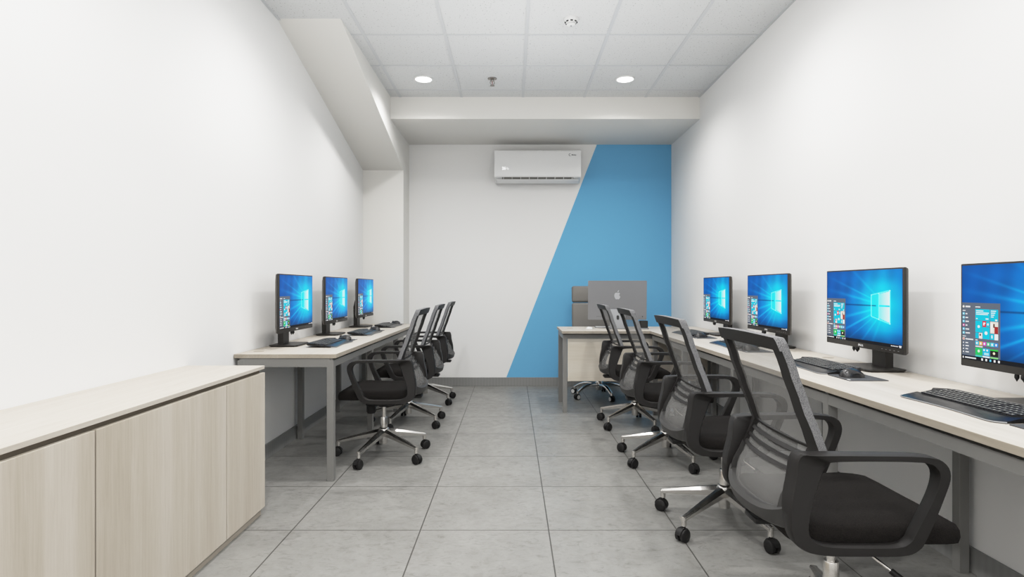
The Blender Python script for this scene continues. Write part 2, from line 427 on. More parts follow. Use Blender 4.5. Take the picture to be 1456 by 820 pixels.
# ------------------------------------------------------------------ desks
ZD = 0.745
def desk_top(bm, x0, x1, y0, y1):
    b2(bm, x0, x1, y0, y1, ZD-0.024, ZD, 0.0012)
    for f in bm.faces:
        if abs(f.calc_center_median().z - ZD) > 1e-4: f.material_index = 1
def bench(label, xw, s, y0, y1, legs, grom):
    """bench against a wall plane xw; s=+1 extends to +x from the wall"""
    t = thing('bench_desk', label, 'desk', (xw, y0, 0), 0)
    X = lambda d: s*d
    bm = B_(); desk_top(bm, min(X(0.004),X(0.60)), max(X(0.004),X(0.60)), 0, y1-y0)
    obj('desktop', bm, [TOPW, EDGEW], t)
    zt = ZD-0.036
    for y in legs:
        for d in (0.042, 0.565):
            bm = B_(); c = X(d)
            b2(bm, c-0.02, c+0.02, y-y0-0.02, y-y0+0.02, 0, zt, 0.002); obj('leg', bm, GREYM, t)
    bm = B_()
    for d in (0.042, 0.565): b2(bm, X(d)-0.019, X(d)+0.019, legs[0]-y0, legs[-1]-y0, zt-0.04, zt-0.0005)
    for y in legs: b2(bm, min(X(0.042),X(0.565)), max(X(0.042),X(0.565)), y-y0-0.019, y-y0+0.019, zt-0.04, ZD-0.0243 if y in (legs[0], legs[-1]) else zt-0.001)
    for y in legs:
        for d in (0.042, 0.565): b2(bm, X(d)-0.012, X(d)+0.012, y-y0-0.012, y-y0+0.012, zt-0.001, ZD-0.0235)
    b2(bm, min(X(0.07),X(0.54)), max(X(0.07),X(0.54)), legs[0]-y0, legs[-1]-y0, zt+0.004, ZD-0.024)
    obj('steel_frame', bm, GREYM, t)
    for y in grom:
        bm = B_(); cyl(bm, (X(0.085), y-y0, ZD-0.001), (X(0.085), y-y0, ZD+0.0012), 0.03, n=32)
        cyl(bm, (X(0.085), y-y0, ZD), (X(0.085), y-y0, ZD+0.0016), 0.021, n=32)
        obj('cable_grommet', bm, EDGEW, t)
    return t
bench('three-seat bench desk with pale wood top and grey steel legs along the left wall', XL, 1, 3.42, 6.30, [3.445, 4.40, 5.36, 6.27], [3.57])
bench('four-seat bench desk with pale wood top and grey steel legs along the right wall', XR, -1, 1.34, 5.249, [1.38, 2.345, 3.34, 4.32, 5.215], [3.25])

EY0, EY1, EX0 = 5.251, 5.865, 0.450
t = thing('executive_desk', 'pale wood corner desk with modesty panel facing the room, before the blue wall', 'desk', (EX0, EY0, 0))
bm = B_(); desk_top(bm, 0, XR-EX0-0.004, 0, EY1-EY0); obj('desktop', bm, [TOPW, EDGEW], t)
for x in (0.032, XR-EX0-0.04):
    for y in (0.085, EY1-EY0-0.03):
        bm = B_(); b2(bm, x-0.02, x+0.02, y-0.02, y+0.02, 0, ZD-0.036, 0.002); obj('leg', bm, GREYM, t)
bm = B_()
for y in (0.085, EY1-EY0-0.03): b2(bm, 0.032, XR-EX0-0.04, y-0.019, y+0.019, ZD-0.075, ZD-0.0365)
for x in (0.032, XR-EX0-0.04): b2(bm, x-0.019, x+0.019, 0.085, EY1-EY0-0.03, ZD-0.075, ZD-0.0368)
b2(bm, 0.06, XR-EX0-0.06, 0.11, EY1-EY0-0.06, ZD-0.037, ZD-0.024)
for x in (0.032, XR-EX0-0.04):
    for y in (0.085, EY1-EY0-0.03): b2(bm, x-0.012, x+0.012, y-0.012, y+0.012, ZD-0.037, ZD-0.0235)
obj('steel_frame', bm, GREYM, t)
bm = B_(); b2(bm, 0.055, XR-EX0-0.062, 0.068, 0.086, 0.285, ZD-0.0755, 0.001); obj('modesty_panel', bm, PANELW, t)
bm = B_(); cyl(bm, (0.10, 0.33, ZD-0.001), (0.10, 0.33, ZD+0.0012), 0.03, n=32); obj('cable_grommet', bm, EDGEW, t)

# ------------------------------------------------------------------ task chair (faces +x)
def lerp_tab(tab, z):
    if z <= tab[0][0]: return tab[0][1]
    for (a, va), (b, vb) in zip(tab, tab[1:]):
        if z <= b:
            u = (z-a)/(b-a); u = u*u*(3-2*u)*0.35 + u*0.65
            return va + (vb-va)*u
    return tab[-1][1]
PX = [(0.43,-0.262),(0.48,-0.272),(0.53,-0.262),(0.58,-0.236),(0.63,-0.198),(0.67,-0.166),(0.72,-0.180),(0.80,-0.206),(0.90,-0.239),(1.0,-0.274)]
PW = [(0.43,0.205),(0.50,0.222),(0.57,0.224),(0.63,0.228),(0.67,0.230),(0.72,0.230),(0.85,0.229),(1.0,0.228)]
PC = [(0.43,0.045),(0.50,0.05),(0.58,0.05),(0.66,0.025),(0.80,0.015),(1.0,0.012)]
def bs(u, z, off=0.0):
    return (lerp_tab(PX, z) + lerp_tab(PC, z)*abs(u)**2.2 + off, u*lerp_tab(PW, z), z)
def patch(bm, zs, ulo, uhi, nu, off0, off1, mi=0, edge_mi=None, crown=0.0):
    """thick piece of the back surface: rows zs, between ulo(z)..uhi(z)"""
    F, K = [], []
    for z in zs:
        a, b = ulo(z), uhi(z)
        zz = lambda u: z + crown*(1-u*u)*max(0, (z-0.9)/0.1)
        F.append([bm.verts.new(bs(a+(b-a)*i/nu, z, off1)[:2] + (zz(a+(b-a)*i/nu),)) for i in range(nu+1)])
        K.append([bm.verts.new(bs(a+(b-a)*i/nu, z, off0)[:2] + (zz(a+(b-a)*i/nu),)) for i in range(nu+1)])
    fs = []
    for G in (F, K):
        for r in range(len(zs)-1):
            for i in range(nu): fs.append((bm.faces.new((G[r][i], G[r][i+1], G[r+1][i+1], G[r+1][i])), mi))
    e = edge_mi if edge_mi is not None else mi
    for r in range(len(zs)-1):
        for i, ex in ((0, ulo(zs[r]) < -0.98), (nu, uhi(zs[r]) > 0.98)):
            fs.append((bm.faces.new((F[r][i], K[r][i], K[r+1][i], F[r+1][i])), e if ex else mi))
    for r in (0, len(zs)-1):
        for i in range(nu): fs.append((bm.faces.new((F[r][i], F[r][i+1], K[r][i+1], K[r][i])), e if (r > 0 and zs[-1] > 0.98) else mi))
    for f, k in fs: f.material_index = k
def lin(a, b, n): return [a+(b-a)*i/n for i in range(n+1)]

OUT = [(-0.228,0.668),(-0.185,0.676),(-0.05,0.678),(0.095,0.676),(0.152,0.662),(0.173,0.625),(0.157,0.565),(0.112,0.455),(0.088,0.418),(0.045,0.402),(-0.06,0.400),(-0.17,0.402),(-0.225,0.418),(-0.252,0.455),(-0.254,0.53),(-0.240,0.60)]
INN = [(-0.150,0.640),(-0.138,0.656),(-0.04,0.661),(0.090,0.659),(0.127,0.648),(0.141,0.618),(0.125,0.562),(0.078,0.470),(0.062,0.442),(0.030,0.428),(-0.06,0.426),(-0.15,0.428),(-0.188,0.440),(-0.204,0.468),(-0.192,0.53),(-0.168,0.595)]
LATO = [0.255,0.272,0.280,0.283,0.283,0.282,0.281,0.280,0.278,0.276,0.274,0.272,0.270,0.268,0.262,0.256]
LATI = [0.205,0.222,0.232,0.236,0.238,0.240,0.242,0.242,0.242,0.240,0.240,0.238,0.232,0.222,0.205,0.198]
def arm_loop(s):
    bm = B_()
    o = catmull([(a,b,c,d) for (a,b),c,d in zip(OUT, LATO, LATI)], 4)
    i_ = catmull([(a,b) for a,b in INN], 4)
    n = len(o); V = []
    for (ox,oz,lo,li), (ix,iz) in zip(o, i_):
        mx, mz = (ox+ix)/2, (oz+iz)/2
        q = 0.86   # soften the outer lateral corners
        cs = [(ox+(mx-ox)*0.0, oz, li+0.004), (ox, oz, lo-0.006), (ox+(mx-ox)*(1-q), oz+(mz-oz)*(1-q), lo),
              (ix+(mx-ix)*(1-q), iz+(mz-iz)*(1-q), lo), (ix, iz, lo-0.006), (ix, iz, li+0.004), (mx+(ix-mx)*q, mz+(iz-mz)*q, li), (mx+(ox-mx)*q, mz+(oz-mz)*q, li)]
        V.append([bm.verts.new((a, s*c, b)) for a, b, c in cs])
    for k in range(n):
        a, b = V[k], V[(k+1)%n]
        for j in range(8): bm.faces.new((a[j], a[(j+1)%8], b[(j+1)%8], b[j]))
    return bm

def caster(parent, x, hood=BLACKP, wheelm=BLACKP, white=False):
    bm = B_()
    for s in (-1, 1):
        lathe(bm, [(0.006,-0.010),(0.024,-0.010),(0.029,-0.007),(0.029,0.007),(0.025,0.010),(0.006,0.011)], 20,
              M=Matrix.Translation((x+0.008, s*0.0135, 0.0292)) @ Matrix.Rotation(-s*PI/2, 4, 'X'))
    if white:
        for s in (-1, 1):
            lathe(bm, [(0.012,0.0112),(0.021,0.0112),(0.021,0.0122),(0.012,0.0122)], 20, mi=1, M=Matrix.Translation((x+0.008, s*0.0135, 0.0292)) @ Matrix.Rotation(-s*PI/2, 4, 'X'))
    # hood over the twin wheels
    hp = [(x+0.008+0.0335*math.cos(math.radians(a)), 0.0292+0.0335*math.sin(math.radians(a))) for a in range(10, 171, 16)]
    hi = [(x+0.008+0.029*math.cos(math.radians(a)), 0.0292+0.029*math.sin(math.radians(a))) for a in range(170, 9, -16)]
    extr(bm, hp+hi, 'y', -0.012, 0.012)
    cyl(bm, (x, 0, 0.052), (x, 0, 0.070), 0.0085, n=14)
    return obj('caster', bm, [wheelm, WPLAS] if white else wheelm, parent, smooth=35)

def make_task_chair(name, label, group):
    t = thing(name, label, 'chair', group=group)
    # five-star base
    bm = B_(); lathe(bm, [(0.0245,0.083),(0.026,0.086),(0.026,0.125),(0.034,0.140),(0.036,0.178),(0.030,0.190),(0.025,0.194)], 28); obj('hub', bm, CHROME, t, smooth=True)
    for k in range(5):
        bm = B_()
        secs = []
        for u in (0.0, 0.15, 0.5, 0.85, 1.0):
            x = 0.020+u*0.292; zt = 0.186-0.076*u**1.05; w = 0.027-0.0125*u; d = 0.046-0.026*u
            secs.append([(x,-w*0.35,zt), (x,-w,zt-d*0.35), (x,-w*0.8,zt-d), (x,w*0.8,zt-d), (x,w,zt-d*0.35), (x,w*0.35,zt)])
        loft(bm, secs)
        cyl(bm, (0.305,0,0.068), (0.305,0,0.108), 0.0125, n=16)
        lg = obj('leg', bm, CHROME, t, smooth=28, rot=(0,0,2*PI*k/5))
        caster(lg, 0.305)
    bm = B_(); lathe(bm, [(0.0235,0.19),(0.0235,0.262),(0.0215,0.266)], 28); cyl(bm, (0,0,0.262), (0,0,0.345), 0.014, n=20)
    obj('gas_lift', bm, CHROME, t, smooth=True)
    bm = B_(); box(bm, (0.01,0,0.372), (0.20,0.13,0.05), 0.012); cyl(bm, (0,0,0.335),(0,0,0.36),0.032,n=20); box(bm, (0.0,0,0.402), (0.30,0.22,0.014), 0.004)
    box(bm, (-0.16,0,0.405), (0.20,0.09,0.02), 0.008)
    obj('tilt_mechanism', bm, BLACKP, t, smooth=True)
    bm = B_(); n = 24
    rings = []
    for r, z in ((0.012,0.352),(0.026,0.350),(0.030,0.340),(0.030,0.300),(0.024,0.288),(0.008,0.286)):
        rings.append([(0.085+r*(1+0.05*(i%2))*math.cos(2*PI*i/n), r*(1+0.05*(i%2))*math.sin(2*PI*i/n), z) for i in range(n)])
    loft(bm, rings); obj('tension_knob', bm, BLACKP, t, smooth=True)
    bm = B_(); tube(bm, [(0.03,-0.05,0.365),(0.033,-0.13,0.362),(0.036,-0.150,0.350),(0.075,-0.185,0.318)], 0.0045); le = obj('lever', bm, CHROME, t, smooth=True)
    bm = B_(); tube(bm, [(0.072,-0.182,0.320),(0.08,-0.19,0.313),(0.120,-0.224,0.283),(0.126,-0.229,0.279)], 0.009); obj('grip', bm, BLACKP, le, smooth=True)
    # seat cushion
    bm = B_()
    W = 0.238
    secs = []
    N1 = 14
    us = [0, 0.01, 0.04, 0.1, 0.2, 0.35, 0.5, 0.65, 0.8, 0.9, 0.95, 0.98, 0.995, 1.0]
    N1 = len(us)-1
    for i, u in enumerate(us):
        x = -0.235+0.480*u
        w = W*(1-0.10*max(0,(0.18-u)/0.18)**2-0.05*max(0,(u-0.85)/0.15)**2)
        zt = 0.478-0.010*math.sin(PI*min(1,u/0.8))*0.5-0.012*max(0,(u-0.75)/0.25)**2
        zb = 0.414
        e = {0:1.0, 1:0.35, N1-1:0.35, N1:1.0}.get(i, 0); w -= 0.012*e; zt -= 0.014*e; zb += 0.012*e
        q = [(-1,0.35),(-0.985,0.75),(-0.93,0.97),(-0.6,1.0),(0,0.985),(0.6,1.0),(0.93,0.97),(0.985,0.75),(1,0.35),(0.975,0.05),(0.9,0),(0,0),(-0.9,0),(-0.975,0.05)]
        secs.append([(x, w*a, zb+(zt-zb)*b) for a, b in q])
    loft(bm, secs); obj('seat', bm, SEATF, t, smooth=50)
    for s in (-1, 1): obj('armrest', arm_loop(s), FRAMEP, t, smooth=45)
    # upper back frame
    bm = B_()
    zz = lin(0.600, 0.955, 14)
    hw = lambda z: 1-0.046/lerp_tab(PW, z)
    patch(bm, zz, lambda z: -1, lambda z: -hw(z), 3, -0.016, 0.008, 0, 1)
    patch(bm, zz, hw, lambda z: 1, 3, -0.016, 0.008, 0, 1)
    patch(bm, lin(0.955, 0.992, 4), lambda z: -1+0.035*max(0,(z-0.975)/0.017)**2, lambda z: 1-0.035*max(0,(z-0.975)/0.017)**2, 16, -0.022, 0.008, 0, 1, crown=0.006)
    obj('back_frame', bm, [FRAMEP, EDGEF], t, smooth=50)
    # lumbar slats
    bm = B_()
    for k in range(4):
        z0 = 0.600+k*0.024
        patch(bm, lin(z0, z0+0.008, 1), lambda z: -hw(z)-0.02, lambda z: hw(z)+0.02, 14, -0.010, -0.004)
    obj('lumbar_support', bm, FRAMEP, t, smooth=50)
    # lower ring
    bm = B_()
    zl = lin(0.500, 0.615, 6)
    patch(bm, zl, lambda z: -1.04, lambda z: -0.80, 3, -0.016, 0.010)
    patch(bm, zl, lambda z: 0.80, lambda z: 1.04, 3, -0.016, 0.010)
    F = []
    nu = 24
    rows = [[], [], [], [], [], []]
    for i in range(nu+1):
        u = -1.04+2.08*i/nu
        zt = 0.487+0.045*abs(u)**4
        zb = 0.436+0.012*abs(u)**3
        for r, (z, off) in enumerate(((zt,0.010),(zt,-0.012),(zt-0.012,-0.022),(zb+0.008,-0.020),(zb,-0.010),(zb,0.010))):
            p = bs(u, z, off); rows[r].append(bm.verts.new((p[0], p[1], z)))
    for r in range(6):
        a, b = rows[r], rows[(r+1) % 6]
        for i in range(nu): bm.faces.new((a[i], a[i+1], b[i+1], b[i]))
    for i in (0, nu): bm.faces.new([rows[r][i] for r in range(6)])
    obj('back_ring', bm, RINGP, t, smooth=45)
    # mesh
    bm = B_()
    G = []
    for z in lin(0.470, 0.968, 26): G.append([bm.verts.new(bs(-0.93+1.86*i/16, z, 0.002)) for i in range(17)])
    for a, b in zip(G, G[1:]):
        for i in range(16): bm.faces.new((a[i], a[i+1], b[i+1], b[i]))
    obj('mesh_panel', bm, MESH, t, smooth=True)
    return t

chair0 = make_task_chair('task_chair', 'nearest black mesh task chair at the left desk, beside the cabinet', 'black mesh task chairs at the wall desks')
chair0.location = (-0.865, 3.95, 0); chair0.rotation_euler = (0, 0, PI)
for (x, y, rz, lab) in (
    (-0.865, 4.89, PI, 'middle black mesh task chair of the three at the left desk'),
    (-0.865, 5.83, PI, 'farthest black mesh task chair at the left desk, by the corner pillar'),
    (1.017, 1.865, 0, 'largest black mesh task chair, nearest the viewer at the right desk'),
    (1.016, 2.80, 0, 'second nearest black mesh task chair at the right desk'),
    (1.014, 3.866, 0, 'third black mesh task chair along the right desk, counting from the front'),
    (1.014, 4.83, 0, 'farthest black mesh task chair at the right desk, next to the corner desk')):
    c = copy_tree(chair0); c.location = (x, y, 0); c.rotation_euler = (0, 0, rz); c['label'] = lab

# ------------------------------------------------------------------ monitor (faces -x, viewer's left is +y)
MW, MZ0, MZ1 = 0.612, 0.100, 0.476
SX = -0.052
def wallpaper(nx=220, ny=128):
    U, V = np.meshgrid((np.arange(nx+1))/nx, (np.arange(ny+1))/ny)   # u from viewer's left, v from top
    asp = 1.66
    cu, cv = 0.76, 0.475
    dx, dy = (U-cu)*asp, (V-cv)
    r = np.sqrt(dx*dx+dy*dy)
    base = np.zeros(U.shape+(3,))
    deep = np.array([0.0, 0.27, 0.56]); midc = np.array([0.0, 0.55, 0.93]); cy = np.array([0.0, 0.86, 1.0])
    g = np.clip(np.exp(-(r/0.62)**1.6), 0, 1)[..., None]
    base = deep*(1-g)+midc*g
    g2 = np.clip(np.exp(-(r/0.33)**2.0), 0, 1)[..., None]
    base = base*(1-g2)+cy*g2
    # smoky variation
    rs = np.random.RandomState(3); sm = np.zeros(U.shape)
    for k in range(14):
        fx, fy, ph = rs.uniform(4, 26), rs.uniform(4, 26), rs.uniform(0, 6.28)
        sm += np.sin(fx*U+fy*V*0.8+ph)*np.sin(fy*U-fx*V*0.6+ph*2)
    base *= (1+0.02*sm)[..., None]
    # beams to the left from the window panes
    ang = np.degrees(np.arctan2(dy, -(dx-0.10)))
    fade = np.clip(1-r/1.35, 0, 1)
    beam = np.zeros(U.shape)
    for a0, w, s in ((22,1.1,0.55),(31,0.8,0.30),(11.5,1.6,0.40),(-9,1.4,0.35),(-17,1.0,0.35),(44,1.6,0.25),(-34,2.0,0.18),(60,3,0.15)):
        beam += s*np.exp(-((ang-a0)/w)**2)
    beam += 0.30*(np.abs(ang) < 24)*np.clip(1-np.abs(ang)/30, 0, 1)*np.clip(1-r/1.1, 0, 1)
    b = (beam*fade)[..., None]*(U < 0.86)[..., None]
    base = base + b*np.array([0.05, 0.62, 0.75])
    # dark horizontal split running left from the window
    ln = np.exp(-((V-0.478)/0.010)**2)*(U < 0.70)*np.clip((U+0.25)/0.9, 0, 1)
    base *= (1-0.62*ln)[..., None]
    dark = np.clip((V-0.80)/0.25, 0, 1)[..., None]
    base *= (1-0.55*dark)
    # the lit window: left panes cyan, right panes near white
    def quad(u0, u1, a0, a1, b0, b1):
        t = (U-u0)/(u1-u0); top = a0+(a1-a0)*t; bot = b0+(b1-b0)*t
        return (t >= 0) & (t <= 1) & (V >= top) & (V <= bot), t
    for (u0,u1,a0,a1,b0,b1,c) in ((0.640,0.722,0.345,0.325,0.468,0.468,(0.05,0.90,1.0)),(0.640,0.722,0.486,0.486,0.612,0.632,(0.05,0.88,1.0)),
                                  (0.736,0.858,0.318,0.285,0.468,0.468,(0.45,0.97,1.0)),(0.736,0.858,0.486,0.486,0.642,0.690,(0.45,0.97,1.0))):
        m, t = quad(u0,u1,a0,a1,b0,b1)
        cc = np.array(c)
        base[m] = cc + (np.array([1,1,1])-cc)*np.clip(t[m], 0, 1)[:, None]*(0.75 if c[0] > 0.3 else 0.1)
    for (u0,u1,a0,a1) in ((0.632,0.865,0.335,0.272),(0.632,0.865,0.622,0.705)):
        t = (U-u0)/(u1-u0); e = a0+(a1-a0)*t
        base += (np.exp(-((V-e)/0.006)**2)*((t > 0) & (t < 1)))[..., None]*np.array([0.5,0.6,0.4])
    for u0 in (0.636, 0.729, 0.861):
        lo = 0.335-(u0-0.632)*0.27; hi = 0.622+(u0-0.632)*0.356
        base += (np.exp(-((U-u0)/0.005)**2)*((V > lo) & (V < hi)))[..., None]*np.array([0.5,0.5,0.3])
    return U, V, np.clip(base, 0, 1.15)
S_Y, S_Z0, S_Z1 = MW/2-0.008, MZ0+0.026, MZ1-0.007
def su(u): return S_Y-2*S_Y*u
def sv(v): return S_Z1-(S_Z1-S_Z0)*v
def lin_col(c):
    c = np.asarray(c, float); return np.where(c <= 0.04045, c/12.92, ((np.maximum(c,0)+0.055)/1.055)**2.4)
def screen_mesh():
    nx, ny = 220, 128
    U, V, col = wallpaper(nx, ny)
    bm_v = np.stack([np.full(U.size, SX-0.0006), su(U).ravel(), sv(V).ravel()], 1)
    idx = np.arange((nx+1)*(ny+1)).reshape(ny+1, nx+1)
    quads = np.stack([idx[:-1,:-1], idx[1:,:-1], idx[1:,1:], idx[:-1,1:]], -1).reshape(-1, 4)
    me = bpy.data.meshes.new('screen'); me.from_pydata(bm_v.tolist(), [], quads.tolist())
    a = me.color_attributes.new('Col', 'FLOAT_COLOR', 'POINT')
    cl = np.concatenate([lin_col(col.reshape(-1,3)), np.ones((U.size,1))], 1)
    a.data.foreach_set('color', cl.astype(np.float32).ravel()); me.materials.append(SCR)
    return me
class Rects:
    def __init__(s): s.v, s.f, s.c = [], [], []; s.k = 0
    def r(s, u0, v0, u1, v1, c, lift):
        n = len(s.v); x = SX-0.0006-0.0003*lift
        s.v += [(x,su(u0),sv(v0)),(x,su(u0),sv(v1)),(x,su(u1),sv(v1)),(x,su(u1),sv(v0))]
        s.f.append((n,n+1,n+2,n+3)); s.c.append(c)
    def poly(s, pts, c, lift):
        n = len(s.v); x = SX-0.0006-0.0003*lift
        s.v += [(x,su(u),sv(v)) for u, v in pts]; s.f.append(tuple(range(n, n+len(pts)))); s.c.append(c)
    def mesh(s, name):
        me = bpy.data.meshes.new(name); me.from_pydata(s.v, [], s.f)
        a = me.color_attributes.new('Col', 'FLOAT_COLOR', 'CORNER')
        d = []
        for f, c in zip(s.f, s.c):
            cl = list(lin_col(np.array(c)/255.0))+[1.0]
            d += cl*len(f)
        a.data.foreach_set('color', d); me.materials.append(SCR); return me
def start_menu():
    R = Rects(); mu = 0.285; mt = 0.395; mb = 0.955
    R.r(0.0, mt, mu, mb, (84,92,104), 1)
    MUW = mu
    X = lambda a: a*MUW
    Y = lambda b: mt+(mb-mt)*b
    def disc(a, b, rr, c, l=2): R.poly([(X(a)+rr*math.cos(k*PI/5), Y(b)+rr*1.66*math.sin(k*PI/5)) for k in range(10)], c, l)
    disc(0.045, 0.075, 0.0075, (235,232,222)); R.r(X(.10),Y(.062),X(.23),Y(.088),(225,225,228),2)
    R.r(X(.02),Y(.145),X(.10),Y(.16),(205,208,212),2)
    for k, c in enumerate(((90,200,235),(120,205,235),(70,190,230),(200,60,140),(80,190,235),(90,200,230))):
        b = .19+k*.073
        R.r(X(.02),Y(b),X(.075),Y(b+.042),c,2); R.r(X(.035),Y(b+.012),X(.06),Y(b+.03),(235,250,255),3)
        R.r(X(.10),Y(b+.012),X(.10+.05+.02*(k%3)+.03*(k>3)),Y(b+.032),(228,228,230),2)
    R.r(X(.02),Y(.635),X(.11),Y(.65),(205,208,212),2)
    R.r(X(.02),Y(.67),X(.075),Y(.712),(225,200,190),2); R.r(X(.035),Y(.68),X(.07),Y(.70),(190,50,40),3); R.r(X(.10),Y(.683),X(.31),Y(.703),(228,228,230),2)
    for k in range(4):
        b = .755+k*.058
        R.r(X(.03),Y(b),X(.055),Y(b+.022),(222,222,225),2); R.r(X(.10),Y(b),X(.17+.02*(k%2)),Y(b+.018),(222,222,225),2)
    # tiles
    cy = (0,178,214)
    R.r(X(.37),Y(.068),X(.50),Y(.085),(215,218,222),2)
    R.r(X(.37),Y(.115),X(.74),Y(.325),cy,2); R.r(X(.39),Y(.14),X(.58),Y(.155),(225,245,250),3); R.r(X(.39),Y(.175),X(.72),Y(.19),(225,245,250),3); R.r(X(.39),Y(.205),X(.70),Y(.218),(225,245,250),3)
    R.r(X(.39),Y(.285),X(.43),Y(.30),(225,245,250),3); R.r(X(.64),Y(.28),X(.71),Y(.30),(225,245,250),3)
    R.r(X(.755),Y(.115),X(.95),Y(.325),(0,172,210),2)
    for k in range(4): R.r(X(.775),Y(.135+k*.035),X(.90-.02*k),Y(.15+k*.035),(225,245,250),3)
    R.r(X(.88),Y(.29),X(.93),Y(.315),(225,245,250),3)
    R.r(X(.37),Y(.335),X(.55),Y(.545),cy,2); disc(.46,.44,0.009,(225,245,250),3)
    R.r(X(.56),Y(.335),X(.645),Y(.435),(214,44,62),2); R.r(X(.58),Y(.36),X(.61),Y(.41),(255,255,255),3); R.r(X(.61),Y(.36),X(.63),Y(.38),(255,255,255),3)
    R.r(X(.655),Y(.335),X(.74),Y(.435),cy,2); R.r(X(.68),Y(.37),X(.715),Y(.405),(225,245,250),3)
    R.r(X(.56),Y(.445),X(.74),Y(.66),cy,2); disc(.65,.55,0.011,(225,245,250),3)
    R.r(X(.755),Y(.335),X(.95),Y(.545),(222,214,200),2); R.r(X(.86),Y(.42),X(.95),Y(.545),(140,36,34),3); R.r(X(.83),Y(.37),X(.87),Y(.44),(70,44,36),3); R.r(X(.765),Y(.36),X(.82),Y(.52),(245,240,230),3)
    R.r(X(.37),Y(.555),X(.455),Y(.66),(0,168,206),2); R.r(X(.465),Y(.555),X(.55),Y(.66),(235,225,220),2); R.r(X(.48),Y(.57),X(.52),Y(.61),(60,50,50),3)
    R.r(X(.755),Y(.555),X(.85),Y(.66),cy,2); R.r(X(.785),Y(.58),X(.815),Y(.635),(225,245,250),3); R.r(X(.86),Y(.555),X(.95),Y(.66),(228,240,246),2)
    R.r(X(.37),Y(.685),X(.43),Y(.70),(215,218,222),2)
    for k, c in enumerate(((60,180,225),(222,158,64),(196,60,168),(58,182,120),(70,190,225),(40,120,210))):
        R.r(X(.37+.098*k),Y(.715),X(.458+.098*k),Y(.785),c,2); R.r(X(.395+.098*k),Y(.732),X(.43+.098*k),Y(.768),(240,245,250),3)
    R.r(X(.37),Y(.80),X(.56),Y(.82),(215,218,222),2)
    R.r(X(.37),Y(.835),X(.55),Y(.965),(30,176,84),2); disc(.46,.895,0.009,(200,240,210),3)
    R.r(X(.56),Y(.835),X(.74),Y(.965),(0,160,216),2); R.r(X(.58),Y(.85),X(.62),Y(.88),(225,245,250),3); R.r(X(.66),Y(.85),X(.70),Y(.88),(225,245,250),3); R.r(X(.60),Y(.91),X(.72),Y(.955),(150,214,240),3)
    R.r(X(.755),Y(.835),X(.95),Y(.965),(22,22,22),2); R.r(X(.755),Y(.835),X(.95),Y(.86),(40,180,60),3); disc(.85,.905,0.008,(245,235,190),3)
    R.r(X(.37),Y(.975),X(.55),Y(1.0),(60,200,180),2); R.r(X(.56),Y(.975),X(.74),Y(1.0),(220,235,245),2); R.r(X(.755),Y(.975),X(.95),Y(1.0),(120,200,110),2)
    # frame line of the menu
    return R.mesh('start_menu')
def taskbar():
    R = Rects()
    R.r(0, 0.958, 1, 1.0, (8,12,20), 1)
    R.r(0.006,0.970,0.014,0.99,(235,235,235),2)
    R.r(0.025,0.972,0.11,0.986,(205,208,212),2)
    for k, c in enumerate(((235,235,235),(235,235,235),(90,190,235),(240,240,240),(235,235,235),)): R.r(0.15+0.03*k,0.968,0.162+0.03*k,0.99,c,2)
    for k in range(6): R.r(0.875+0.014*k,0.974,0.883+0.014*k,0.986,(225,225,228),2)
    R.r(0.965,0.966,0.992,0.978,(225,225,228),2); R.r(0.968,0.982,0.99,0.992,(225,225,228),2)
    return R.mesh('taskbar')
